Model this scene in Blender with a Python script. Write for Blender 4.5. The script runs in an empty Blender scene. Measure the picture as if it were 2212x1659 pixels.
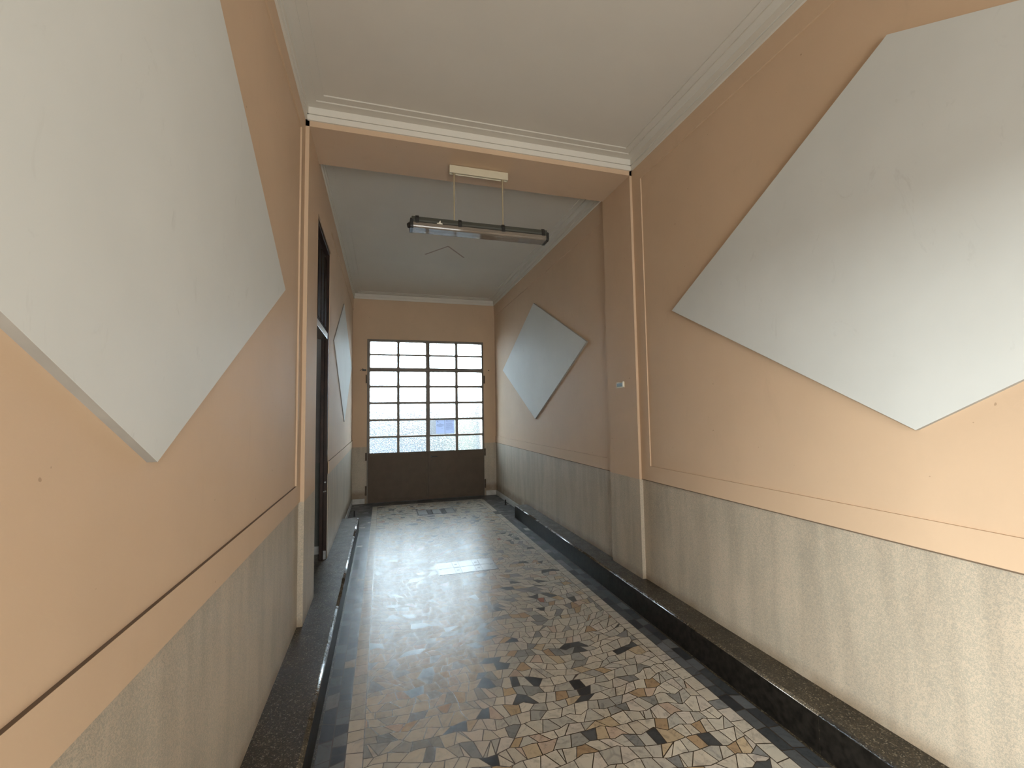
import bpy, bmesh, math, random
from mathutils import Vector, Matrix
random.seed(7)
C = bpy.context.scene.collection

# ------------------------------------------------------------------ camera
def R(d): return math.radians(d)
a, b, r = R(16.4228), R(3.6577), R(-.9016)
F = Vector((math.sin(a)*math.cos(b), math.cos(a)*math.cos(b), math.sin(b)))
Rt = Vector((math.cos(a), -math.sin(a), 0)); Up = Rt.cross(F)
R2 = Rt*math.cos(r) + Up*math.sin(r); U2 = -Rt*math.sin(r) + Up*math.cos(r)
cd = bpy.data.cameras.new('camera'); cam = bpy.data.objects.new('camera', cd); C.objects.link(cam)
m = Matrix((R2, U2, -F)).transposed().to_4x4(); m.translation = (0, 0, 1.55); cam.matrix_world = m
cd.sensor_fit = 'HORIZONTAL'; cd.sensor_width = 36.0; cd.lens = 950.0168/2212*36
cd.clip_start = .02
sc = bpy.context.scene; sc.camera = cam
sc.view_settings.view_transform = 'Standard'; sc.view_settings.look = 'None'
sc.view_settings.gamma = 1; sc.view_settings.exposure = 1.0
sc.view_settings.use_curve_mapping = False
sc.cycles.max_bounces = 10; sc.cycles.diffuse_bounces = 5; sc.cycles.glossy_bounces = 4
sc.cycles.transmission_bounces = 8; sc.cycles.transparent_max_bounces = 8
sc.cycles.sample_clamp_indirect = 6.0
sc.cycles.use_denoising = True

# ------------------------------------------------------------------ world: bright overcast sky
w = bpy.data.worlds.new('sky'); sc.world = w; w.use_nodes = True
bg = w.node_tree.nodes['Background']; bg.inputs[0].default_value = (.75, .885, 1, 1); bg.inputs[1].default_value = 17.0

# daylight entering the openings behind the camera
def area(name, loc, aim, sx, sy, power, col, spread=180):
    l = bpy.data.lights.new(name, 'AREA'); l.shape = 'RECTANGLE'; l.size = sx; l.size_y = sy
    l.energy = power; l.color = col; l.spread = R(spread)
    o = bpy.data.objects.new(name, l); C.objects.link(o); o.location = loc
    o.rotation_euler = (Vector(aim)-Vector(loc)).to_track_quat('-Z', 'Y').to_euler(); return o
area('daylight_street_door', (.8, -2.5, 1.3), (.8, 4, 1.3), 1.5, 2.1, 68, (.97, 1, .97))
area('daylight_side_opening', (-2.3, -1.5, 2.25), (2.07, .6, 1.0), 1.1, 1.1, 222, (.95, 1, .98))

# ------------------------------------------------------------------ dimensions
XL, XR, XPL, XPR = -.5325, 2.0704, -.4976, 2.0389
Y1, Y2, YE, YB = 3.2338, 3.7205, 8.1791, -2.2
XL2, XR2 = -.5080, 2.0744
ZS, ZC, ZT = 3.573, 3.612, 3.70          # beam soffit, cornice bottom, lowest ceiling ring
ZK, ZD = .1757, .979                     # kerb top, dado top
XKR, XKL = 1.879, -.299                  # kerb faces
YK = 6.33
BR = .010                                # raised border of the wall panels

# ------------------------------------------------------------------ helpers
class MB:
    def __init__(s): s.v = []; s.f = []; s.mi = []; s.col = []
    def poly(s, pts, mi=0, col=None):
        n = len(s.v); s.v += [tuple(p) for p in pts]; s.f.append(list(range(n, n+len(pts)))); s.mi.append(mi); s.col.append(col)
    def box(s, x0, x1, y0, y1, z0, z1, mi=0):
        if x0 > x1: x0, x1 = x1, x0
        if y0 > y1: y0, y1 = y1, y0
        if z0 > z1: z0, z1 = z1, z0
        n = len(s.v)
        s.v += [(x, y, z) for z in (z0, z1) for y in (y0, y1) for x in (x0, x1)]
        for q in ((0,2,3,1),(4,5,7,6),(0,1,5,4),(2,6,7,3),(0,4,6,2),(1,3,7,5)):
            s.f.append([n+i for i in q]); s.mi.append(mi); s.col.append(None)
    def prism(s, prof, a0, a1, axis='y', mi=0, caps=True):
        """closed 2-D profile extruded along an axis. axis y: profile is (x,z); axis x: (y,z); axis z: (x,y)"""
        def P(p, t): return {'y': (p[0], t, p[1]), 'x': (t, p[0], p[1]), 'z': (p[0], p[1], t)}[axis]
        n = len(s.v); k = len(prof)
        s.v += [P(p, a0) for p in prof] + [P(p, a1) for p in prof]
        for i in range(k):
            j = (i+1) % k; s.f.append([n+i, n+j, n+k+j, n+k+i]); s.mi.append(mi); s.col.append(None)
        if caps:
            s.f.append([n+i for i in range(k)][::-1]); s.f.append([n+k+i for i in range(k)]); s.mi += [mi, mi]; s.col += [None, None]
    def tube(s, p0, p1, rad, seg=14, mi=0, caps=True, r2=None):
        p0, p1 = Vector(p0), Vector(p1); d = (p1-p0).normalized()
        u = d.orthogonal().normalized(); v = d.cross(u); n = len(s.v); r2 = rad if r2 is None else r2
        for p, q in ((p0, rad), (p1, r2)):
            s.v += [tuple(p + u*math.cos(2*math.pi*i/seg)*q + v*math.sin(2*math.pi*i/seg)*q) for i in range(seg)]
        for i in range(seg):
            j = (i+1) % seg; s.f.append([n+i, n+j, n+seg+j, n+seg+i]); s.mi.append(mi); s.col.append(None)
        if caps:
            s.f.append([n+i for i in range(seg)][::-1]); s.f.append([n+seg+i for i in range(seg)]); s.mi += [mi, mi]; s.col += [None, None]
    def path(s, pts, rad, seg=10, mi=0):
        for p, q in zip(pts, pts[1:]): s.tube(p, q, rad, seg, mi)
    def build(s, name, mats, parent=None, bevel=0, smooth=False, fix=True):
        me = bpy.data.meshes.new(name); me.from_pydata(s.v, [], s.f)
        for mt in (mats if isinstance(mats, (list, tuple)) else [mats]): me.materials.append(mt)
        me.polygons.foreach_set('material_index', s.mi)
        if any(c is not None for c in s.col):
            at = me.color_attributes.new('tint', 'FLOAT_COLOR', 'CORNER')
            for p in me.polygons:
                c = s.col[p.index] or (1, 1, 1)
                for li in p.loop_indices: at.data[li].color = (c[0], c[1], c[2], 1)
        me.update()
        if fix:
            bm = bmesh.new(); bm.from_mesh(me); bmesh.ops.recalc_face_normals(bm, faces=bm.faces); bm.to_mesh(me); bm.free()
        if smooth:
            for p in me.polygons: p.use_smooth = True
        o = bpy.data.objects.new(name, me); C.objects.link(o)
        if parent is not None:
            o.parent = parent; o.matrix_parent_inverse = Matrix.Translation(-parent.location)
        if bevel:
            md = o.modifiers.new('bevel', 'BEVEL'); md.width = bevel; md.segments = 3; md.limit_method = 'ANGLE'; md.angle_limit = R(35)
            md.harden_normals = False
        return o
def tag(o, label=None, cat=None, group=None, kind=None):
    for k, v in (('label', label), ('category', cat), ('group', group), ('kind', kind)):
        if v: o[k] = v
    return o
def empty(name, loc):
    o = bpy.data.objects.new(name, None); C.objects.link(o); o.location = loc; o.empty_display_size = .1; return o
def struct(o): o['kind'] = 'structure'; return o

# ------------------------------------------------------------------ materials
class NT:
    def __init__(s, name):
        s.m = bpy.data.materials.new(name); s.m.use_nodes = True; s.t = s.m.node_tree
        s.b = s.t.nodes['Principled BSDF']; s.out = s.t.nodes['Material Output']; s._co = None
    def n(s, typ, **k):
        q = s.t.nodes.new(typ)
        for kk, v in k.items():
            if kk.startswith('i_'): q.inputs[kk[2:].replace('_', ' ')].default_value = v
            else: setattr(q, kk, v)
        return q
    def l(s, x, y): s.t.links.new(x, y)
    @property
    def co(s):
        if s._co is None: s._co = s.n('ShaderNodeNewGeometry').outputs['Position']
        return s._co
    def noise(s, scale, detail=3, rough=.5, stretch=None, dist=0):
        q = s.n('ShaderNodeTexNoise'); q.inputs['Scale'].default_value = scale; q.inputs['Detail'].default_value = detail
        q.inputs['Roughness'].default_value = rough; q.inputs['Distortion'].default_value = dist
        if stretch:
            mp = s.n('ShaderNodeMapping'); mp.inputs['Scale'].default_value = stretch; s.l(s.co, mp.inputs['Vector']); s.l(mp.outputs[0], q.inputs['Vector'])
        else: s.l(s.co, q.inputs['Vector'])
        return q.outputs[0]
    def ramp(s, f, stops):
        q = s.n('ShaderNodeValToRGB'); e = q.color_ramp.elements
        while len(e) > 2: e.remove(e[-1])
        for i, (p, c) in enumerate(stops):
            if i > 1: e.new(p)
            e[i].position = p; e[i].color = (c[0], c[1], c[2], 1) if isinstance(c, (tuple, list)) else (c, c, c, 1)
        s.l(f, q.inputs[0]); return q.outputs[0]
    def mix(s, f, x, y, mode='MIX'):
        q = s.n('ShaderNodeMix'); q.data_type = 'RGBA'; q.blend_type = mode
        if isinstance(f, (int, float)): q.inputs[0].default_value = f
        else: s.l(f, q.inputs[0])
        for i, v in ((6, x), (7, y)):
            if isinstance(v, (tuple, list)): q.inputs[i].default_value = (v[0], v[1], v[2], 1)
            else: s.l(v, q.inputs[i])
        return q.outputs[2]
    def bump(s, h, strength, dist=.01):
        q = s.n('ShaderNodeBump'); q.inputs['Strength'].default_value = strength; q.inputs['Distance'].default_value = dist
        s.l(h, q.inputs['Height']); s.l(q.outputs[0], s.b.inputs['Normal'])
    def set(s, color=None, rough=None, metal=None, spec=None, trans=None, ior=None):
        for k, v in (('Base Color', color), ('Roughness', rough), ('Metallic', metal), ('Specular IOR Level', spec), ('Transmission Weight', trans), ('IOR', ior)):
            if v is None: continue
            if isinstance(v, bpy.types.NodeSocket): s.l(v, s.b.inputs[k])
            elif isinstance(v, (tuple, list)): s.b.inputs[k].default_value = (v[0], v[1], v[2], 1)
            else: s.b.inputs[k].default_value = v
        return s.m

def plain(name, c, rough=.5, metal=0, spec=.5, var=.08, vs=9):
    t = NT(name); k = tuple(x*(1-var) for x in c); d = tuple(min(1, x*(1+var)) for x in c)
    return t.set(t.ramp(t.noise(vs), [(.35, k), (.65, d)]), rough, metal, spec)

PEACH = (.57, .415, .285)
def plaster(name, c, var=.05, scuff=True):
    t = NT(name)
    base = t.ramp(t.noise(1.6, 4, .6), [(.3, tuple(x*(1-var) for x in c)), (.7, tuple(min(1, x*(1+var*.6)) for x in c))])
    if scuff:
        sm = t.ramp(t.noise(5.5, 5, .65, (1, 1, .45), .6), [(.60, 0), (.74, 1)])
        base = t.mix(t.mix(1, sm, (.14, .14, .14), 'MULTIPLY'), base, tuple(x*.62 for x in c))
        dots = t.ramp(t.noise(38, 1), [(.80, 0), (.815, 1)])
        base = t.mix(t.mix(1, dots, (.5, .5, .5), 'MULTIPLY'), base, (.22, .14, .08))
    t.bump(t.noise(60, 4, .6), .12, .003)
    return t.set(base, .62, spec=.35)
M = {}
M['peach'] = plaster('peach_wall_paint', PEACH)
M['ceiling'] = plaster('ceiling_paint', (.60, .568, .51), .03, False)
M['cornice'] = plaster('cornice_paint', (.66, .63, .57), .03, False)
# white boards
def board():
    t = NT('white_board'); c = (.66, .665, .63)
    base = t.ramp(t.noise(1.3, 4, .6), [(.3, (.575, .59, .575)), (.7, (.63, .645, .63))])
    sm = t.ramp(t.noise(7, 5, .7, (1, 1, .5), 1.5), [(.62, 0), (.72, 1)])
    base = t.mix(t.mix(1, sm, (.22, .22, .22), 'MULTIPLY'), base, (.36, .36, .35))
    return t.set(base, .55, spec=.35)
M['board'] = board()
M['board_edge'] = plain('grey_board_edge', (.36, .34, .31), .7)
# dado: rough combed plaster, olive grey worms on beige
def dado():
    t = NT('mottled_dado_plaster')
    n = t.noise(165, 2, .6, None, 1.4)
    big = t.noise(3.2, 4, .65)
    q = t.n('ShaderNodeMath', operation='ADD'); t.l(n, q.inputs[0])
    q2 = t.n('ShaderNodeMath', operation='MULTIPLY'); t.l(big, q2.inputs[0]); q2.inputs[1].default_value = .26
    t.l(q2.outputs[0], q.inputs[1])
    col = t.ramp(q.outputs[0], [(.60, (.51, .425, .33)), (.665, (.375, .34, .275))])
    st = t.ramp(t.noise(9, 4, .6, (1, 1, .12)), [(.4, (.86, .86, .86)), (.6, (1, 1, 1))])
    col = t.mix(1, col, st, 'MULTIPLY')
    # uneven browner band, stronger towards the foot
    z = t.n('ShaderNodeSeparateXYZ'); t.l(t.co, z.inputs[0])
    mr = t.n('ShaderNodeMapRange'); mr.inputs[1].default_value = .17; mr.inputs[2].default_value = .25; mr.inputs[3].default_value = .75; mr.inputs[4].default_value = 0
    t.l(z.outputs[2], mr.inputs[0])
    mm = t.n('ShaderNodeMath', operation='MULTIPLY'); t.l(mr.outputs[0], mm.inputs[0]); t.l(t.ramp(t.noise(7, 3), [(.25, .3), (.6, 1)]), mm.inputs[1])
    col = t.mix(mm.outputs[0], col, (.19, .13, .075))
    t.bump(n, .35, .003)
    return t.set(col, .5, spec=.4)
M['dado'] = dado()
# dark terrazzo of the kerbs
def terrazzo(nm, sp, r0, r1):
    t = NT(nm)
    v = t.n('ShaderNodeTexVoronoi'); v.inputs['Scale'].default_value = 210
    wv = t.mix(.012, t.co, t.n('ShaderNodeTexNoise', i_Scale=60.0).outputs[1], 'ADD'); t.l(wv, v.inputs['Vector'])
    h = t.n('ShaderNodeSeparateColor'); t.l(v.outputs['Color'], h.inputs[0])
    chip = t.ramp(h.outputs[0], [(.0, (.022, .019, .015)), (.50, (.034, .028, .020)), (.74, (.055, .043, .028)), (.90, (.09, .072, .048)), (.975, (.21, .185, .14))])
    big = t.ramp(t.noise(5, 4, .6), [(.3, (.7, .7, .7)), (.7, (1.15, 1.1, 1.0))])
    rg = t.ramp(t.noise(14, 4, .6), [(.3, r0), (.7, r1)])
    t.bump(t.noise(30, 4, .6), .02, .002)
    return t.set(t.mix(1, chip, big, 'MULTIPLY'), rg, spec=sp)
M['terrazzo'] = terrazzo('dark_terrazzo', .30, .30, .46); M['terrazzo_face'] = plain('dark_riser', (.014, .012, .010), .5, spec=.10, var=.4, vs=30)
M['nosing'] = terrazzo('worn_polished_nosing', .9, .22, .32)
# mosaic stones: each stone carries its own colour, veins over it
def stone(name, rough0, rough1):
    t = NT(name)
    at = t.n('ShaderNodeVertexColor', layer_name='tint')
    vein = t.ramp(t.noise(11, 6, .7, None, 2.2), [(.36, (.62, .63, .66)), (.50, (1, 1, 1)), (.8, (1.06, 1.05, 1.02))])
    col = t.mix(.7, at.outputs[0], vein, 'MULTIPLY')
    fleck = t.ramp(t.noise(55, 2, .6), [(.70, 0), (.76, 1)])
    col = t.mix(t.mix(1, fleck, (.25, .25, .25), 'MULTIPLY'), col, (.10, .08, .06))
    t.bump(t.noise(4, 3, .5), .03, .005)
    t.b.inputs['Coat Weight'].default_value = .05; t.b.inputs['Coat IOR'].default_value = 1.5
    t.l(t.ramp(t.noise(3.5, 3), [(.3, rough0), (.7, rough1)]), t.b.inputs['Coat Roughness'])
    return t.set(col, .34, spec=.22)
M['stone'] = stone('polished_marble_stones', .07, .12)
M['grout'] = plain('brown_grout', (.042, .030, .020), .36)
for nd in (M['grout'].node_tree.nodes['Principled BSDF'],): nd.inputs['Coat Weight'].default_value = .055; nd.inputs['Coat Roughness'].default_value = .13
M['slab'] = plain('dark_slate_slab', (.05, .052, .055), .28, var=.3, vs=20)
M['marble'] = plain('white_marble_skirting', (.46, .455, .43), .35, var=.12, vs=14)
M['door_metal'] = plain('brown_painted_steel', (.10, .073, .050), .5, spec=.22, var=.06)
M['frame_metal'] = plain('grey_brown_steel_bars', (.16, .135, .105), .45, var=.08)
M['dark_metal'] = plain('black_metal', (.015, .013, .012), .35)
M['cream'] = plain('cream_enamel', (.60, .55, .42), .4, var=.04)
M['greymetal'] = plain('grey_green_plastic', (.060, .062, .052), .5)
M['black'] = plain('black_plastic', (.010, .010, .009), .4)
M['rod'] = plain('brass_rod', (.50, .42, .28), .35, .4)
M['tube'] = plain('dusty_fluorescent_tube', (.42, .36, .29), .4, var=.15)
M['white'] = plain('white_plastic', (.75, .72, .62), .4)
M['plate'] = plain('brushed_steel_plate', (.27, .275, .28), .32, .2, var=.12, vs=30)
M['plate_dark'] = plain('dark_steel_plate', (.13, .15, .18), .30, .5, var=.2, vs=30)
M['wood'] = plain('dark_brown_wood', (.022, .010, .006), .42, spec=.25, var=.35, vs=12)
M['alu'] = plain('grey_rail', (.20, .17, .14), .3, .3)
M['lightstrip'] = plain('pale_gap_light', (.62, .62, .60), .25)
M['dust_shade'] = plain('ledge_dust_and_shade_line', (.15, .105, .07), .8)  # ledge dust; also colours the painted shadow line above the right dado
M['board_wood'] = plain('dark_stained_boards', (.020, .011, .007), .7, spec=.04, var=.3, vs=14)
M['trace'] = plain('pinkish_brown_trace', (.34, .27, .23), .7)
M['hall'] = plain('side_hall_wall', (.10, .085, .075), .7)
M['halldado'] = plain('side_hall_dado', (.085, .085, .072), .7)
def diffuser():
    t = NT('smoky_clear_diffuser')
    g = t.b; t.set((.50, .43, .36), .07, spec=.5, trans=.7, ior=1.42); g.inputs['Metallic'].default_value = 0
    return t.m
M['diffuser'] = diffuser()
M['reflector'] = plain('pale_blue_reflector', (.50, .58, .66), .3, .2)
# hammered glass
def hammered():
    t = NT('hammered_glass')
    t.set((.93, .98, .98), .09, spec=.5, trans=1, ior=1.45)
    n = t.noise(48, 2, .55, (1, 1, 1.5), .7)
    t.bump(n, .8, .012)
    return t.m
M['glass'] = hammered()
def clear():
    t = NT('plain_glass'); t.set((.95, .98, .97), .12, trans=1, ior=1.45); return t.m
M['clear'] = clear()
def paper():
    t = NT('backlit_paper'); 
    tr = t.n('ShaderNodeBsdfTranslucent'); tr.inputs[0].default_value = (.62, .68, .82, 1)
    mx = t.n('ShaderNodeMixShader'); mx.inputs[0].default_value = .55
    t.set((.66, .69, .78), .7, spec=.2)
    t.l(t.b.outputs[0], mx.inputs[1]); t.l(tr.outputs[0], mx.inputs[2]); t.l(mx.outputs[0], t.out.inputs[0])
    return t.m
M['paper'] = paper()
M['ink'] = plain('grey_ink', (.12, .13, .2), .7)
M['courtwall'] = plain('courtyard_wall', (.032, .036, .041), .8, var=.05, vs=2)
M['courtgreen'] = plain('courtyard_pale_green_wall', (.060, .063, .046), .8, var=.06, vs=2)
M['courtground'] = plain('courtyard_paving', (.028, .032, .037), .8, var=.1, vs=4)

# ------------------------------------------------------------------ floor mosaic
def clip(poly, nx, ny, d):                  # keep nx*x+ny*y<=d
    out = []
    for i in range(len(poly)):
        p, q = poly[i], poly[(i+1) % len(poly)]
        a_, b_ = nx*p[0]+ny*p[1]-d, nx*q[0]+ny*q[1]-d
        if a_ <= 0: out.append(p)
        if a_*b_ < 0:
            t = a_/(a_-b_); out.append((p[0]+(q[0]-p[0])*t, p[1]+(q[1]-p[1])*t))
    return out
def cliprect(p, x0, x1, y0, y1):
    for n in ((-1, 0, -x0), (1, 0, x1), (0, -1, -y0), (0, 1, y1)):
        p = clip(p, *n)
        if len(p) < 3: return []
    return p
def area2(p): return .5*sum(p[i][0]*p[(i+1) % len(p)][1]-p[(i+1) % len(p)][0]*p[i][1] for i in range(len(p)))
def inset(p, g):
    if area2(p) < 0: p = p[::-1]
    p = [q for i, q in enumerate(p) if math.hypot(q[0]-p[i-1][0], q[1]-p[i-1][1]) > .002]
    if len(p) < 3: return []
    n = len(p); cr = []
    for i in range(n):
        ax, ay = p[i][0]-p[i-1][0], p[i][1]-p[i-1][1]; bx, by = p[(i+1) % n][0]-p[i][0], p[(i+1) % n][1]-p[i][1]
        cr.append((ax*by-ay*bx)/(math.hypot(ax, ay)*math.hypot(bx, by)+1e-12))
    if min(cr) < -.01:                          # a stone with a hollow side: shift its corners instead
        o = []
        for i in range(n):
            ax, ay = p[i][0]-p[i-1][0], p[i][1]-p[i-1][1]; L = math.hypot(ax, ay); n1 = (-ay/L, ax/L)
            bx, by = p[(i+1) % n][0]-p[i][0], p[(i+1) % n][1]-p[i][1]; L = math.hypot(bx, by); n2 = (-by/L, bx/L)
            d = max(.35, 1+n1[0]*n2[0]+n1[1]*n2[1]); o.append((p[i][0]+g*(n1[0]+n2[0])/d, p[i][1]+g*(n1[1]+n2[1])/d))
        return o
    out = p
    for i in range(len(p)):
        x0, y0 = p[i]; x1, y1 = p[(i+1) % len(p)]; L = math.hypot(x1-x0, y1-y0)
        if L < 1e-4: continue
        nx, ny = (y1-y0)/L, -(x1-x0)/L          # outward
        gg = g*random.uniform(.7, 1.35)
        out = clip(out, nx, ny, nx*x0+ny*y0-gg)
        if len(out) < 3: return []
    return out
rows_rng = random.Random(21)
def rowtiles(x0, x1, y0, y1, h, wmin, wmax, jit, warp, split=.12, tilt=True):
    """opus incertum: wavering courses of unequal stones"""
    rr = rows_rng; k0 = int((y0-1.0)/h); k1 = int((y1+1.0)/h)+1; tiles = []
    U0, U1 = x0-.5, x1+.5
    knots = {}
    for k in range(k0, k1+1):
        u = U0; K = []
        while u < U1+.2:
            K.append((u, k*h+rr.uniform(-jit, jit)*h)); u += rr.uniform(.5, 1.3)*h
        knots[k] = K
    def ev(k, u):
        K = knots[k]
        for (a_, va), (b_, vb) in zip(K, K[1:]):
            if a_ <= u <= b_: return va+(vb-va)*(u-a_)/(b_-a_)
        return K[-1][1]
    for k in range(k0, k1):
        u = U0; prev = (u, u)
        while u < U1:
            u += rr.choice((rr.uniform(wmin, wmax), rr.uniform(wmin, (wmin+wmax)/2)))
            sl = rr.uniform(-.42, .42)*h
            cur = (u-sl, u+sl)
            if cur[0] < prev[0]+.02: cur = (prev[0]+.02, cur[1])
            if cur[1] < prev[1]+.02: cur = (cur[0], prev[1]+.02)
            P = [(prev[0], ev(k, prev[0]))] + [q for q in knots[k] if prev[0]+.008 < q[0] < cur[0]-.008] + [(cur[0], ev(k, cur[0]))]
            T = [(cur[1], ev(k+1, cur[1]))] + [q for q in knots[k+1] if prev[1]+.008 < q[0] < cur[1]-.008][::-1] + [(prev[1], ev(k+1, prev[1]))]
            poly = P+T; prev = cur
            if rr.random() < split and len(poly) >= 4:
                i = rr.randrange(len(P)); j = len(P)+rr.randrange(len(T))
                A, B = poly[i:j+1], poly[j:]+poly[:i+1]
                tiles += [q for q in (A, B) if len(q) >= 3]
            else: tiles.append(poly)
    out = []
    for t in tiles:
        t = [warp(*p) for p in t]
        t = cliprect(t, x0, x1, y0, y1)
        if len(t) < 3 or abs(area2(t)) < .0004: continue
        out.append(t)
    return out
LIGHT = [(.60, .55, .46), (.56, .52, .44), (.63, .58, .49), (.52, .49, .43), (.58, .52, .43), (.47, .45, .40), (.60, .54, .47)]
GREY = [(.30, .30, .28), (.36, .355, .33), (.25, .255, .25)]
DARK = [(.055, .06, .065), (.075, .08, .085), (.04, .042, .046), (.10, .105, .11)]
OCH = [(.50, .37, .22), (.54, .43, .29), (.44, .31, .19), (.55, .43, .34)]
RED = [(.33, .12, .07), (.36, .17, .11)]
KL = .80
def lightcol():
    q = random.random()
    if q < .70: c = random.choice(LIGHT)
    elif q < .83: c = random.choice(GREY)
    elif q < .895: c = random.choice(DARK)
    elif q < .993: c = random.choice(OCH)
    else: c = random.choice(RED)
    k = random.uniform(.9, 1.06)*.8; return tuple(v*k for v in c)
def darkcol():
    q = random.random()
    c = random.choice(DARK) if q < .82 else (random.choice([(.13, .135, .14), (.16, .16, .155)]) if q < .985 else (.42, .40, .36))
    k = random.uniform(.85, 1.2); return tuple(v*k for v in c)
FX0, FX1, FYE = -.158, 1.738, 7.87
HATCH = [(.527, 1.112, 4.338, 4.69), (.520, 1.112, 6.955, 7.318)]
floor_mb = MB(); grout = .0022
def put(t, col, g=grout):
    p = inset(t, g)
    if len(p) < 3 or area2(p) < .00012: return
    cx = sum(q[0] for q in p)/len(p); cy = sum(q[1] for q in p)/len(p)
    tx, ty = random.gauss(0, .0004), random.gauss(0, .0004)
    dz = 0
    floor_mb.poly([(q[0], q[1], dz+(q[0]-cx)*tx+(q[1]-cy)*ty) for q in p], 0, col)
def warpmain(u, v):
    # the courses swirl in loose fans
    for (cx, cy, an, sg) in TW:
        dx, dy = u-cx, v-cy; r2 = (dx*dx+dy*dy)/(sg*sg)
        if r2 < 9:
            t = an*math.exp(-r2); c, s_ = math.cos(t), math.sin(t); u, v = cx+dx*c-dy*s_, cy+dx*s_+dy*c
    return (u + .08*math.sin(2.1*v+.6), v + .10*math.sin(2.9*u+.75*v+.4))
_tw = random.Random(5)
TW = [(FX0+(.25 if i % 2 else .72)*(FX1-FX0)+_tw.uniform(-.2, .2), -1.8+.62*i+_tw.uniform(-.15, .15), _tw.choice((-1, 1))*_tw.uniform(.35, .62), _tw.uniform(.40, .55)) for i in range(17)]
def outside_hatches(t):
    res = [t]
    for (x0, x1, y0, y1) in HATCH:
        nxt = []
        for p in res:
            if max(q[0] for q in p) <= x0 or min(q[0] for q in p) >= x1 or max(q[1] for q in p) <= y0 or min(q[1] for q in p) >= y1:
                nxt.append(p); continue
            a1 = clip(p, 1, 0, x0); nxt.append(a1)
            rest = clip(p, -1, 0, -x0)
            if len(rest) >= 3:
                nxt.append(clip(rest, -1, 0, -x1)); rest = clip(rest, 1, 0, x1)
            if len(rest) >= 3:
                nxt.append(clip(rest, 0, 1, y0)); nxt.append(clip(rest, 0, -1, -y1))
        res = [q for q in nxt if len(q) >= 3 and abs(area2(q)) > .0002]
    return res
cw = .078
for t in rowtiles(FX0+cw, FX1-cw, -2.3, FYE-.05, .071, .046, .098, .26, warpmain, .09):
    for q in outside_hatches(t): put(q, lightcol())
def column(x0, x1, y0, y1, lo, hi, colf, skew=.012):
    y = y0
    while y < y1-.02:
        ny = min(y1, y+random.uniform(lo, hi)); s0, s1 = random.uniform(-skew, skew), random.uniform(-skew, skew)
        column.last = getattr(column, 'last', 0)
        t = [(x0, y+column.last), (x1, y-column.last), (x1, ny-s1), (x0, ny+s1)]; column.last = s1
        put(t, colf()); y = ny
    column.last = 0
column(FX0, FX0+cw, -2.3, FYE-.05, .065, .125, lambda: tuple(v*KL for v in random.choice(LIGHT)) if random.random() < .88 else lightcol())
column(FX1-cw, FX1, -2.3, FYE-.05, .06, .13, lambda: tuple(v*KL for v in random.choice(LIGHT)) if random.random() < .85 else lightcol())
x = FX0
while x < FX1-.03:
    nx = min(FX1, x+random.uniform(.07, .13)); put([(x, FYE-.05), (nx, FYE-.05), (nx, FYE), (x, FYE)], random.choice(LIGHT)); x = nx
# dark borders: two columns of slate pieces along each kerb, wider beyond the kerb ends
wl = (FX0-XKL-.012)/2
column(XKL+.012, XKL+.012+wl, -2.3, YK, .06, .13, darkcol); column(XKL+.012+wl, FX0, -2.3, YK, .05, .11, darkcol)
wr = (XKR-.012-FX1)/2
column(FX1, FX1+wr, -2.3, YK, .07, .15, darkcol); column(FX1+wr, XKR-.012, -2.3, YK, .07, .15, darkcol)
idw = lambda u, v: (u, v)
for (x0, x1, y0, y1) in ((XL2, FX0, YK, YE-.06), (FX1, XR2, YK, YE-.06), (FX0, FX1, FYE, YE-.06)):
    for t in rowtiles(x0, x1, y0, y1, .07, .06, .13, .18, idw, .05): put(t, darkcol())
# a few broken stones / repaired patch beside the near hatch keep the stones of the field
flr = floor_mb
gb = [(-1.6, XR+.3, YB-.1, YE+.06)]
flr.box(-.60, XR+.2, YB-.15, YE+.06, -.08, -.0003, 1)
flr.box(FX0-.12, FX1+.12, YE-.06, YE+.08, -.01, .0004, 2)      # threshold slab
floor = struct(flr.build('floor', [M['stone'], M['grout'], M['slab']], fix=False))
bm = bmesh.new(); bm.from_mesh(floor.data); 
for f in bm.faces:
    if f.material_index == 0 and f.normal.z < 0: f.normal_flip()
bm.to_mesh(floor.data); bm.free()

# ------------------------------------------------------------------ kerbs along both walls
def kerb(name, xw, xf, y0, y1):
    s = 1 if xf > xw else -1; rr_ = .013
    rx = .020; rr_ = .010                       # worn, flattened nosing
    prof = [(xw-s*.02, -.02), (xf, -.02), (xf, ZK-rr_)]
    for i in range(1, 12):
        an = i/12*math.pi/2; prof.append((xf-s*rx*(1-math.cos(an)), ZK-rr_+rr_*math.sin(an)))
    prof += [(xf-s*rx, ZK), (xw-s*.02, ZK)]
    mb = MB(); step = 1.9; y = y0
    while y < y1-.01:                           # cast in lengths, a hairline joint between
        ny = min(y1, y+step); ny = y1 if y1-ny < .4 else ny
        mb.prism(prof, y, ny-(.0015 if ny < y1 else 0)); y = ny
    mb.box(min(xf, xf+s*.012), max(xf, xf+s*.012), y0, y1, -.01, .002)
    o = mb.build(name, [M['terrazzo'], M['terrazzo_face'], M['nosing']]); struct(o)
    for p in o.data.polygons:
        if abs(p.normal.x) > .95 and abs(p.center.x-xf) < .003: p.material_index = 1
        elif abs(p.normal.x) > .02 and p.normal.z > .1: p.material_index = 2; p.use_smooth = True
    return o
kerb('trim_1', XL, XKL, YB, YK); kerb('trim_2', XR2, XKR, YB, YK)

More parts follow.
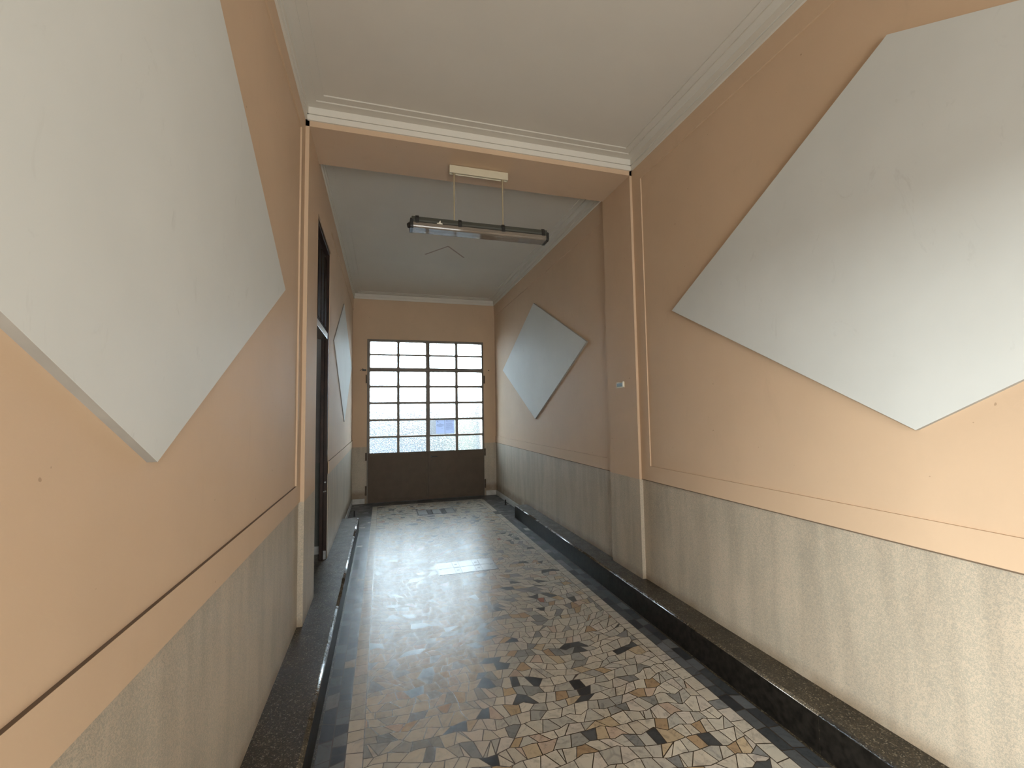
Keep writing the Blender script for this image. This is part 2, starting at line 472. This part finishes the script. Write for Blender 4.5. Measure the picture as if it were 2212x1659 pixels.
# ------------------------------------------------------------------ walls
def wallside(name, x, s, y0, y1, openings=(), ztop=3.95, border=None, th=.25, zlow=-.05):
    """x wall face, s = +1 if the room lies on +x side. border=(ya,yb): raised border between dado and cornice"""
    mb = MB()
    ys = sorted({y0, y1} | {o[0] for o in openings} | {o[1] for o in openings})
    for a_, b_ in zip(ys, ys[1:]):
        z0 = zlow
        for o in openings:
            if o[0] <= a_ and b_ <= o[1]:
                z0 = o[3]
                if o[2] > zlow+.01: mb.box(x, x-s*th, a_, b_, zlow, o[2]-.004, 1)
        if z0 < ZD: mb.box(x, x-s*th, a_, b_, z0, ZD, 1); z0 = ZD
        mb.box(x, x-s*th, a_, b_, z0, ztop, 0)
    if border:
        ya, yb, bw, zb, zt, opn = border
        e = .0005
        def bb(a0, a1, c0, c1, mi=0):
            mb.box(x-s*.01, x+s*BR, a0, a1, c0, c1, mi)
        bb(y0 if opn[0] else ya, y1 if opn[1] else yb, ZD+.001, zb)
        bb(y0 if opn[0] else ya, y1 if opn[1] else yb, zt, ZC+.03)
        if not opn[0] and bw: bb(ya, ya+bw, zb, zt)
        if not opn[1] and bw: bb(yb-bw, yb, zb, zt)
        if not bw:                          # plain band over the doorway, flush with the pilaster
            mb.box(x-s*.01, x+s*BR, y0, ya, openings[0][3], ZC+.03, 0)
        # dust settled on the lower ledge
        la, lb = (y0 if opn[0] else ya+bw), (y1 if opn[1] else yb-bw)
        mb.poly([(x, la, zb+.0006), (x+s*BR, la, zb+.0006), (x+s*BR, lb, zb+.0006), (x, lb, zb+.0006)], 2 if s > 0 else 0)
        if s < 0: mb.box(x-s*.01, x+s*(BR+.0004), y0, y1, ZD-.001, ZD+.0045, 2)     # dark strip painted as the shadow line under the border
    return struct(mb.build(name, [M['peach'], M['dado'], M['dust_shade']], fix=False))
SO = (-1.65, -.04, ZK, 2.02)                         # side opening behind the camera, left
wallside('wall_left', XL, 1, YB, Y1+.02, [SO], border=(YB, Y1, .130, 1.10, 3.478, (True, False)))
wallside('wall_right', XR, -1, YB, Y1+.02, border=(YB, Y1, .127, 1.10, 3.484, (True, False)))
SD0, SD1 = Y2+.03, 4.655                             # dark side doorway
SDT = 3.165
wallside('wall_left_rear', XL2, 1, Y2-.001, YE, [(Y2-.001, SD1, ZK, SDT)], border=(SD1+.0, YE, .0, 1.10, 3.40, (False, False)), th=.07)
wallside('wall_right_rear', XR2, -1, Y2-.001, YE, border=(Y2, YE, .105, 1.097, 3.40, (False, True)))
# pilasters + beam
def pil(name, x, s, xw):
    mb = MB()
    mb.box(x, xw-s*.2, Y1, Y2, -.05, ZD, 1); mb.box(x, xw-s*.2, Y1, Y2, ZD, 3.95, 0)
    return struct(mb.build(name, [M['peach'], M['dado']], fix=False))
pil('wall_pilaster_left', XPL, 1, XL); pil('wall_pilaster_right', XPR, -1, XR)
mb = MB(); mb.box(XL-.1, XR+.1, Y1, Y2, ZS, 3.95)
struct(mb.build('ceiling_beam', M['peach']))
# end wall with the door opening
DX0, DX1, DZ = -.264, 1.842, 2.892
mb = MB(); T = .24
for x0, x1 in ((XL2-.3, DX0), (DX1, XR2+.3)):
    mb.box(x0, x1, YE, YE+T, -.05, ZD, 1); mb.box(x0, x1, YE, YE+T, ZD, 3.95, 0)
mb.box(DX0, DX1, YE, YE+T, DZ, 3.95, 0)
struct(mb.build('wall_end', [M['peach'], M['dado']], fix=False))
# street end behind the camera, with its doorway
mb = MB()
mb.box(XL-.2, -.1, YB-.25, YB, -.05, ZD, 1); mb.box(XL-.2, -.1, YB-.25, YB, ZD, 3.95, 0)
mb.box(1.7, XR+.2, YB-.25, YB, -.05, ZD, 1); mb.box(1.7, XR+.2, YB-.25, YB, ZD, 3.95, 0)
mb.box(-.1, 1.7, YB-.25, YB, 2.35, 3.95, 0)
struct(mb.build('wall_street', [M['peach'], M['dado']], fix=False))

# unseen closed rooms added behind the two rear openings to keep sky light out
mb = MB()
mb.box(-3.4, XL-.25, -2.5, -2.4, -.05, 3.4); mb.box(-3.4, XL-.25, .3, .4, -.05, 3.4); mb.box(-3.5, -3.4, -2.5, .4, -.05, 3.4); mb.box(-3.4, XL-.25, -2.5, .4, 3.4, 3.5)
mb.box(-.35, -.25, YB-1.3, YB-.25, -.05, 3.2); mb.box(1.85, 1.95, YB-1.3, YB-.25, -.05, 3.2); mb.box(-.35, 1.95, YB-1.4, YB-1.3, -.05, 3.2); mb.box(-.35, 1.95, YB-1.4, YB-.25, 3.2, 3.3)
struct(mb.build('wall_sky_block_rooms', M['ceiling'], fix=False))
mb = MB(); mb.box(-3.4, XL-.1, -2.4, .3, .0, ZK-.001); mb.box(-.35, 1.95, YB-1.3, YB-.1, -.1, -.0015)
struct(mb.build('floor_sky_block_rooms', M['terrazzo'], fix=False))

# ------------------------------------------------------------------ ceilings: stepped rings inside a cornice
def ceil(name, xl, xr, y0, y1, sides, chevron=False):
    mb = MB()
    def ring(i0, i1, z):                       # frame between insets i0 and i1 at height z, solid up to 3.95
        X0, X1 = xl+(i0 if 'l' in sides else 0), xr-(i0 if 'r' in sides else 0)
        A0, A1 = y0+(i0 if 'f' in sides else 0), y1-(i0 if 'b' in sides else 0)
        x0_, x1_ = xl+(i1 if 'l' in sides else 0), xr-(i1 if 'r' in sides else 0)
        a0_, a1_ = y0+(i1 if 'f' in sides else 0), y1-(i1 if 'b' in sides else 0)
        if X0 < x0_: mb.box(X0, x0_, A0, A1, z, 3.94)
        if x1_ < X1: mb.box(x1_, X1, A0, A1, z, 3.94)
        if A0 < a0_: mb.box(x0_, x1_, A0, a0_, z, 3.94)
        if a1_ < A1: mb.box(x0_, x1_, a1_, A1, z, 3.94)
        return x0_, x1_, a0_, a1_
    ring(-.02, .088, 3.703); q = ring(.088, .142, 3.712)
    mb.box(q[0], q[1], q[2], q[3], 3.721, 3.94)
    if chevron:
        def strip(p, q2, w_):
            d = Vector((q2[0]-p[0], q2[1]-p[1])).normalized(); n = Vector((-d.y, d.x))*w_/2; z = 3.7203
            mb.poly([(p[0]-n.x, p[1]-n.y, z), (q2[0]-n.x, q2[1]-n.y, z), (q2[0]+n.x, q2[1]+n.y, z), (p[0]+n.x, p[1]+n.y, z)], 1)
        strip((.552, 5.975), (.818, 5.600), .026); strip((.814, 5.606), (1.088, 5.975), .024)
    return struct(mb.build(name, [M['ceiling'], M['trace']], fix=False))
ceil('ceiling', XL, XR, YB, Y1, 'lrbf'); ceil('ceiling_rear', XL2, XR2, Y2, YE, 'lrb', True)
def cornice(name, xl, xr, y0, y1, sides):
    mb = MB()
    for (z0, z1, p) in ((ZC, 3.652, .013), (3.655, 3.703, .020), (3.652, 3.655, .008)):
        if 'l' in sides: mb.box(xl-.02, xl+p, y0, y1, z0, z1)
        if 'r' in sides: mb.box(xr-p, xr+.02, y0, y1, z0, z1)
        if 'b' in sides: mb.box(xl-.02, xr+.02, y1-p, y1+.02, z0, z1)
        if 'f' in sides: mb.box(xl-.02, xr+.02, y0-.02, y0+p, z0, z1)
    return struct(mb.build(name, M['cornice'], fix=False))
cornice('trim_3', XL+BR, XR-BR, YB, Y1, 'lrbf'); cornice('trim_4', XL2+BR, XR2-BR, Y2+.001, YE, 'lrb')

# skirtings at the far end
def skirt(name, boxes):
    mb = MB()
    for q in boxes: mb.box(*q)
    return struct(mb.build(name, M['marble'], bevel=.002))
skirt('baseboard_left', [(XL2, XL2+.012, YK, YE, 0, .085)])
skirt('baseboard_right', [(XR2-.012, XR2, YK, YE, 0, .085)])
skirt('baseboard_end_left', [(XL2+.012, DX0-.03, YE-.012, YE, 0, .088)])
skirt('baseboard_end_right', [(DX1+.03, XR2-.012, YE-.012, YE, 0, .088)])

# ------------------------------------------------------------------ glazed steel door at the far end
cols = [(-.218, .251), (.292, .764), (.832, 1.306), (1.350, 1.812)]
rws = [(2.629, 2.852), (2.380, 2.604), (2.059, 2.314), (1.763, 2.026), (1.461, 1.730), (1.160, 1.428), (.861, 1.128)]
D = empty('door_1', (.79, YE, 0)); D['kind'] = 'structure'
yf, yb_ = YE-.012, YE+.045
mb = MB()
mb.box(DX0, -.244, yf, yb_+.02, 0, DZ); mb.box(1.833, DX1, yf, yb_+.02, 0, DZ); mb.box(-.244, 1.833, yf, yb_+.02, 2.868, DZ)
mb.box(-.244, 1.833, yf, yb_+.02, 2.326, 2.368)
mb.build('frame', M['frame_metal'], D, bevel=.003)
def sash(name, x0, x1, z0, z1, cs, rs, parent, panel=None):
    mb = MB(); y0, y1 = yf+.004, yb_
    xs = [x0] + [v for c in cs for v in c] + [x1]
    zs = [z0] + [v for c in sorted(rs) for v in c] + [z1]
    for i in range(0, len(xs), 2):
        yy = y0 if i in (0, len(xs)-2) else y0+.008
        mb.box(xs[i], xs[i+1], yy, y1, z0, z1)
    for i in range(0, len(zs), 2):
        yy = y0+.0005 if i in (0, len(zs)-2) else y0+.0085
        for j in range(len(cs)): mb.box(cs[j][0], cs[j][1], yy, y1-.0005, zs[i], zs[i+1])
    # putty fillets rounding the corners of every light
    for c in cs:
        for q in rs:
            for sx, xx in ((1, c[0]), (-1, c[1])):
                for sz, zz in ((1, q[0]), (-1, q[1])):
                    k = .016; mb.prism([(xx, zz), (xx+sx*k, zz), (xx+sx*k*.35, zz+sz*k*.35), (xx, zz+sz*k)], y0+.014, y1-.001, 'y')
    o = mb.build(name, M['frame_metal'], parent, bevel=.0015)
    return o
tr = sash('transom_window', -.243, 1.832, 2.369, 2.867, cols, rws[:2], D)
lf = sash('door_leaf', -.243, .797, .862-.001, 2.325, cols[:2], rws[2:], D)
rt = sash('door_leaf', .799, 1.832, .862-.001, 2.325, cols[2:], rws[2:], D)
# sheet steel lower halves
for (x0, x1, leaf, s) in ((-.243, .797, lf, 0), (.799, 1.832, rt, 1)):
    mb = MB(); mb.box(x0, x1, yf+.006, yb_-.006, .003, .860)
    mb.box(x0+.002, x1-.002, yf+.003, yf+.006, .03, .058); 
    mb.box(x0 if s else x1-.036, x0+.036 if s else x1, yf, yf+.006, .012, .860)
    mb.build('kick_panel', M['door_metal'], leaf, bevel=.001)
def panes(leaf, cs, rs, skip=None):
    mb = MB(); 
    for c in cs:
        for q in rs:
            mi = 1 if (skip and (c, q) == skip) else 0
            mb.box(c[0]-.004, c[1]+.004, YE+.020, YE+.025, q[0]-.004, q[1]+.004, mi)
    mb.build('pane', [M['glass'], M['clear']], leaf)
panes(tr, cols, rws[:2]); panes(lf, cols[:2], rws[2:]); panes(rt, cols[2:], rws[2:], (cols[2], rws[5]))
def hinge(x, z0, z1, leaf):
    mb = MB(); zm = (z0+z1)/2
    mb.tube((x, yf-.006, z0), (x, yf-.006, zm-.002), .013); mb.tube((x, yf-.006, zm+.002), (x, yf-.006, z1), .013)
    mb.box(x-.010, x+.010, yf-.006, YE+.01, z0+.01, z1-.01)
    mb.build('hinge', M['door_metal'], leaf)
for z0, z1 in ((2.10, 2.25), (.742, .875), (.144, .304)): hinge(-.276, z0, z1, lf); hinge(1.856, z0, z1, rt)
mb = MB()
mb.box(.845, .869, yf-.004, yf+.004, .750, .787); mb.tube((.857, yf, .768), (.857, yf-.045, .768), .009)
mb.path([(.852, yf-.045, .770), (.90, yf-.048, .772), (.958, yf-.044, .766)], .009)
mb.tube((.857, yf-.006, .700), (.857, yf-.001, .700), .007)
mb.build('handle', M['dark_metal'], rt)

# outside: shaded courtyard behind the glass
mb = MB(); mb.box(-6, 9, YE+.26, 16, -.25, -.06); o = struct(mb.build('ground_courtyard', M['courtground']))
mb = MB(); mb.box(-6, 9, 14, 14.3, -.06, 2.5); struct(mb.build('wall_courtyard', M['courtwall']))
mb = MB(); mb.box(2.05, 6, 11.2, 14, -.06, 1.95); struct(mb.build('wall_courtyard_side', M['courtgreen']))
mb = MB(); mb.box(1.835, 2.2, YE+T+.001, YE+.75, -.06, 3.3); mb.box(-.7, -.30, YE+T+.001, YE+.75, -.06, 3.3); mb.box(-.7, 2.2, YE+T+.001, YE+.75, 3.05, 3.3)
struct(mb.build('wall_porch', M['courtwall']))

# notices on the pane
def notice(x0, x1, z0, z1, label, blocks, seed):
    rr = random.Random(seed); y = YE+.0185
    mb = MB(); mb.box(x0, x1, y-.0006, y, z0, z1)
    o = mb.build('paper_notice', M['paper']); tag(o, label, 'notice', 'printed notices taped to the door glass')
    mk = MB(); W = x1-x0; H = z1-z0; yy = y-.0009
    cx, cz = x0+.20*W, z1-.08*H; pts = [(cx+.0085*math.cos(t*math.pi/6), yy, cz+.0085*math.sin(t*math.pi/6)) for t in range(12)]
    lg = MB(); lg.poly(pts); lg.build('emblem', M['ink'], o)
    mk.box(x0+.10*W, x0+.36*W, yy, yy+.0002, z1-.155*H, z1-.145*H)
    for (fz, f0, f1) in blocks:
        u = x0+f0*W; e = x0+f1*W
        while u < e-.002:
            q = min(e, u+rr.uniform(.006, .016)); mk.box(u, q-.0025, yy, yy+.0002, z1-fz*H-.0022, z1-fz*H+.0022); u = q
    mk.build('printed_text', M['ink'], o)
notice(.941, 1.104, 1.172, 1.422, 'white sheet on the door glass, left notice with short centred text', 
       [(.24, .42, .62), (.30, .14, .9), (.345, .1, .92), (.39, .08, .94), (.435, .16, .88), (.48, .3, .7), (.60, .62, .85)], 3)
notice(1.110, 1.284, 1.174, 1.426, 'white sheet on the door glass, right notice with full lines of text',
       [(.16, .3, .8)] + [(.26+.06*i, .1, .93 if i % 3 else .8) for i in range(9)] + [(.87, .62, .85)], 4)

# ------------------------------------------------------------------ white diamond boards
def diamond(pts, xw, s, p, label):
    """pts (y,z) of the front face; p = stand-off of the front face from the wall"""
    mb = MB(); k = len(pts); xf = xw+s*p; n = 0
    mb.v = [(xf, y, z) for y, z in pts] + [(xw, y, z) for y, z in pts]
    mb.f = [list(range(k)), list(range(2*k-1, k-1, -1))] + [[i, (i+1) % k, k+(i+1) % k, k+i] for i in range(k)]
    mb.mi = [0, 1] + [1]*k; mb.col = [None]*len(mb.f)
    o = mb.build('wall_panel', [M['board'], M['board_edge']])
    tag(o, label, 'wall panel', 'white diamond panels on the corridor walls')
def tr_(pts, q, xw, s, p0, p1):    # rescale points measured at stand-off p0 to stand-off p1
    a0, a1 = xw+s*p0, xw+s*p1; k = a1/a0
    return [(y*k, 1.55+(z-1.55)*k) for y, z in pts]
rp = [(2.733, 2.277), (1.238, 1.453), (-.25, 2.285), (1.236, 3.117)]
diamond(tr_(rp, 0, XR, -1, .0304, .022), XR, -1, .022, 'large white diamond panel on the right wall, nearest the viewer')
lp = tr_([(2.473, 2.199), (1.176, 1.451), (-.12, 2.165), (1.176, 3.007)], 0, XL, 1, .05, .021)
diamond(lp, XL, 1, .021, 'large white diamond panel on the left wall, nearest the viewer')
rb = [(4.146, 2.272), (5.809, 1.45), (7.489, 2.291), (5.794, 3.082)]
diamond(tr_(rb, 0, XR2, -1, .0344, .022), XR2, -1, .022, 'smaller-looking white diamond panel on the far right wall beside the door')
lb = [(4.623, 2.286), (5.92, 1.462), (7.221, 2.272), (5.768, 2.931)]
diamond(tr_(lb, 0, -.4925, 1, .0325, -.0055), XL2, 1, .010, 'narrow-looking white diamond panel on the far left wall past the dark doorway')

# ------------------------------------------------------------------ hanging fluorescent fixture
PY = 3.47
L = empty('fluorescent_light', (.77, PY, ZS))
tag(L, 'long fluorescent light fixture hanging on two rods from the beam', 'light fixture')
mb = MB(); z1, z0 = ZS-.004, 3.506
mb.box(.517, 1.012, 3.452, 3.458, z0, z1); mb.box(.517, 1.012, 3.484, 3.490, z0, z1)
mb.box(.517, 1.012, 3.458, 3.484, z0+.006, z0+.012); mb.box(.517, .523, 3.458, 3.484, z0, z1); mb.box(1.006, 1.012, 3.458, 3.484, z0, z1)
mb.box(.56, .97, 3.460, 3.482, z1-.02, ZS)
mb.build('ceiling_plate', M['cream'], L, bevel=.0015)
for x_ in (.5555, .966):
    mb = MB(); mb.tube((x_, PY, z0+.01), (x_, PY, 3.085), .0052); mb.tube((x_, PY, z0-.004), (x_, PY, z0+.006), .013); mb.build('rod', M['rod'], L, smooth=False)
fx0, fx1 = .214, 1.340
hw = .062
mb = MB()
prof = [(PY-hw, 3.040), (PY-hw, 3.062), (PY-hw+.012, 3.092), (PY-.02, 3.098), (PY+.02, 3.098), (PY+hw-.012, 3.092), (PY+hw, 3.062), (PY+hw, 3.040)]
mb.prism(prof, fx0, fx1, 'x'); mb.build('housing', M['greymetal'], L, bevel=.002)
mb = MB(); N = 12
outp = [(PY-hw, 3.046), (PY-hw, 3.016), (PY-hw+.003, 3.007), (PY-hw+.010, 3.001), (PY+hw-.010, 3.001), (PY+hw-.003, 3.007), (PY+hw, 3.016), (PY+hw, 3.046)]
inn = [(PY+(y_-PY)*.955, 3.046-(3.046-z_)*.93+(0 if z_ > 3.04 else 0)) for y_, z_ in outp][::-1]
mb.prism(outp+inn, fx0+.012, fx1-.012, 'x'); mb.build('diffuser', M['diffuser'], L, smooth=False)
mb = MB(); mb.box(fx0+.02, fx1-.02, PY-.050, PY+.050, 3.030, 3.036); mb.build('gear_tray', M['tube'], L)
for yy in (-.026, .026):
    mb = MB(); mb.tube((fx0+.035, PY+yy, 3.020), (fx1-.035, PY+yy, 3.020), .010, 16); mb.build('lamp_tube', M['tube'], L, smooth=False)
for xx, s in ((fx0, -1), (fx1, 1)):
    mb = MB(); pr = [(PY-hw-.003, 3.062), (PY-hw-.003, 3.014), (PY-hw+.004, 3.002), (PY-hw+.014, 2.996), (PY+hw-.014, 2.996), (PY+hw-.004, 3.002), (PY+hw+.003, 3.014), (PY+hw+.003, 3.062), (PY+hw-.02, 3.080), (PY-hw+.02, 3.080)]
    mb.prism(pr, xx-.012, xx+.012, 'x'); mb.tube((xx+s*.012, PY, 3.035), (xx+s*.032, PY, 3.030), .026, 16, r2=.016)
    mb.build('end_cap', M['black'], L, bevel=.002)
for x_ in (.255, .592, .952, 1.303):
    mb = MB(); mb.prism([(PY-hw-.007, 3.036), (PY-hw-.007, 3.074), (PY-hw-.004, 3.082), (PY-hw+.012, 3.100), (PY-hw+.014, 3.093), (PY-hw+.004, 3.074), (PY-hw+.004, 3.036)], x_-.014, x_+.014, 'x')
    mb.build('clip', M['black'], L, bevel=.002)
mb = MB(); mb.prism([(.407, 3.042), (.450, 3.040), (.450, 3.046), (.438, 3.050), (.434, 3.058), (.438, 3.066), (.431, 3.068), (.427, 3.060), (.421, 3.050), (.407, 3.047)], PY-hw-.009, PY-hw-.002, 'y')
mb.build('loose_clip', M['white'], L)

# ------------------------------------------------------------------ small things
# bell plate on the right pilaster
o = empty('wall_socket', (XPR, 3.485, 1.777)); tag(o, 'small old electrical wall plate on the right pilaster', 'wall plate')
mb = MB(); mb.box(XPR-.006, XPR, 3.415, 3.555, 1.752, 1.802); mb.build('backplate', M['rod'], o, bevel=.002)
mb = MB(); mb.box(XPR-.012, XPR-.006, 3.440, 3.535, 1.762, 1.792); mb.build('insert', M['greymetal'], o, bevel=.002)
mb = MB(); mb.box(XPR-.018, XPR-.0061, 3.415, 3.434, 1.756, 1.804); mb.build('cover_strip', M['white'], o, bevel=.003)
# hook beside the door
o = MB(); hx, hz = -.325, 2.335
o.box(hx-.020, hx+.045, YE-.012, YE, hz-.018, hz+.014); o.path([(hx-.02, YE-.012, hz+.006), (hx-.045, YE-.035, hz-.004), (hx-.055, YE-.030, hz-.014)], .005)
o.path([(hx, YE-.012, hz+.016), (hx-.02, YE-.03, hz+.020)], .004)
tag(o.build('door_catch', M['greymetal']), 'small metal catch on the end wall left of the glazed door', 'door catch')
o = MB(); o.tube((1.948, YE-.006, 2.352), (1.948, YE, 2.352), .010, 12); tag(o.build('wall_plug', M['dark_metal']), 'dark plug in the end wall right of the glazed door', 'wall plug')
# door stops
for x_, lab in ((-.408, 'black floor door stop near the left wall by the far door'), (1.982, 'black floor door stop near the right wall by the far door')):
    o = MB(); o.tube((x_, 7.22, 0), (x_, 7.22, .006), .018, 16); o.tube((x_, 7.22, .006), (x_, 7.22, .086), .010, 16)
    tag(o.build('door_stop', M['dark_metal']), lab, 'door stop', 'floor door stops')
# hatches in the floor
def hatch(label, x0, x1, y0, y1, two):
    h = empty('floor_hatch', ((x0+x1)/2, (y0+y1)/2, 0)); tag(h, label, 'floor hatch', 'steel inspection hatches in the floor')
    mb = MB(); g = .006
    mb.box(x0, x1, y0, y1, -.012, -.0005); 
    mb.box(x0, x1, y0, y0+g, -.0005, .001); mb.box(x0, x1, y1-g, y1, -.0005, .001); mb.box(x0, x0+g, y0, y1, -.0005, .001); mb.box(x1-g, x1, y0, y1, -.0005, .001)
    mb.build('frame', M['dark_metal'] if two else M['plate_dark'], h)
    W = x1-x0-2*g; a_ = [x0+g, x0+g+W*.275, x0+g+W*.385, x0+g+W*.635, x0+g+W*.745, x1-g]
    ym = (y0+y1)/2; t = .0035
    if two:
        for i in range(5):
            wide = i in (0, 2, 4)
            for j, (b0, b1) in enumerate(((y0+g+t, ym-t/2), (ym+t/2, y1-g-t))):
                mb = MB(); mb.box(a_[i]+t/2, a_[i+1]-t/2, b0, b1, -.004, .0015)
                cx = (a_[i]+a_[i+1])/2; cy = (b0+b1)/2
                if not wide: mb.box(cx-.013, cx+.013, cy-.011, cy+.011, .0015, .0019, 1)
                elif i == 4 and j == 0: mb.box(a_[i+1]-.05, a_[i+1]-.016, b1-.03, b1-.012, .0015, .0019, 1)
                elif i == 0 and j == 0: mb.box(a_[i]+.01, a_[i]+.036, b1-.022, b1-.006, .0015, .0019, 1)
                mb.build('cover_plate', [M['plate'], M['black']], h)
        for i in (1, 3):
            mb = MB(); cx = (a_[i]+a_[i+1])/2; mb.box(cx-.026, cx+.026, ym-.011, ym+.011, .0016, .0022); mb.build('grip_slot', M['black'], h)
    else:
        for i in (0, 2, 4):
            mb = MB(); mb.box(a_[i]+.012, a_[i+1]-.012, y0+g+.02, y1-g-.02, -.004, .0015); mb.build('cover_plate', M['plate'], h)
        for i in (1, 3):
            mb = MB(); mb.box(a_[i]+.004, a_[i+1]-.004, y0+g+.004, y1-g-.004, -.004, .0012); mb.build('spacer_plate', M['slab'], h)
hatch('six-panel steel inspection hatch in the floor, the nearer one', .527, 1.112, 4.338, 4.69, True)
hatch('dark three-panel inspection hatch in the floor close to the far door', .520, 1.112, 6.955, 7.318, False)

# ------------------------------------------------------------------ side doorway on the left
S = empty('door_2', (XL2-.05, 4.2, ZK)); S['kind'] = 'structure'
mb = MB(); xj0, xj1 = XL2-.072, XL2-.004
mb.box(xj0, xj1, SD1-.018, SD1-.001, ZK, SDT-.002)                       # far jamb
for xx, d in ((xj1-.014, .018), (xj1-.048, .030)): mb.box(xx-.016, xx+.012, SD1-.018-d, SD1-.018, ZK, SDT-.002)
mb.box(xj0, xj1, Y2+.0, Y2+.03, ZK, SDT-.002)
mb.box(xj0, xj1, Y2, SD1, SDT-.03, SDT-.002)
mb.build('frame', M['wood'], S, bevel=.002)
mb = MB(); mb.box(XL2-.10, XL2-.012, Y2+.03, SD1-.02, 2.292, 2.352); mb.build('transom_rail', M['alu'], S, bevel=.003)
nb = 4; wv = (SD1-.02-Y2-.03)/nb
for i in range(nb):
    y0_ = Y2+.03+i*wv
    mb = MB(); mb.box(XL2-.075, XL2-.030, y0_+.004, y0_+wv-.004, 2.366, SDT-.075); mb.box(XL2-.03, XL2-.022, y0_+.03, y0_+wv-.03, 2.40, SDT-.11)
    mb.build('transom_board', M['board_wood'], S, bevel=.003)
mb = MB(); mb.box(XL2-.085, XL2-.079, Y2+.03, SD1-.02, 2.352, SDT-.03); mb.build('gap_light_backing', M['lightstrip'], S)  # pale backing stands in for light showing through the board gaps
mb = MB(); mb.tube((XL2-.02, SD1-.036, .905), (XL2-.02, SD1-.046, .905), .008); mb.tube((XL2-.035, SD1-.036, .815), (XL2-.012, SD1-.046, .822), .006); mb.build('latch', M['plate'], S)
mb = MB(); mb.box(XL2-.032, XL2-.008, SD1-.042, SD1-.034, ZK+.006, ZK+.085); mb.build('foot_plate', M['plate'], S)
# side hall behind the doorway
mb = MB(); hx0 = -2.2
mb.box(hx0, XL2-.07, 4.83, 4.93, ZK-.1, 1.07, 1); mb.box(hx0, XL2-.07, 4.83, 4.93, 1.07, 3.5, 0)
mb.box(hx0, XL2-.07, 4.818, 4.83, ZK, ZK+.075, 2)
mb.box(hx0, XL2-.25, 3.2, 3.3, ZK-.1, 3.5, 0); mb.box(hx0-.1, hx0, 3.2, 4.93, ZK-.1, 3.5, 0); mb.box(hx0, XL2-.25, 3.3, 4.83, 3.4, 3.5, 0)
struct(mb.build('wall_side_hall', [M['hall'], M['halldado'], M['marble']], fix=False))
mb = MB(); mb.box(hx0, XL2+.0, 3.3, 4.83, .05, ZK-.0005); struct(mb.build('floor_side_hall', M['terrazzo']))

# unseen fill light added to brighten the side hall
la = bpy.data.lights.new('hall_fill', 'AREA'); la.shape = 'DISK'; la.size = .3; la.energy = .4; la.color = (1, .95, .86)
lo = bpy.data.objects.new('hall_fill', la); C.objects.link(lo); lo.location = (-1.4, 4.0, 3.35)
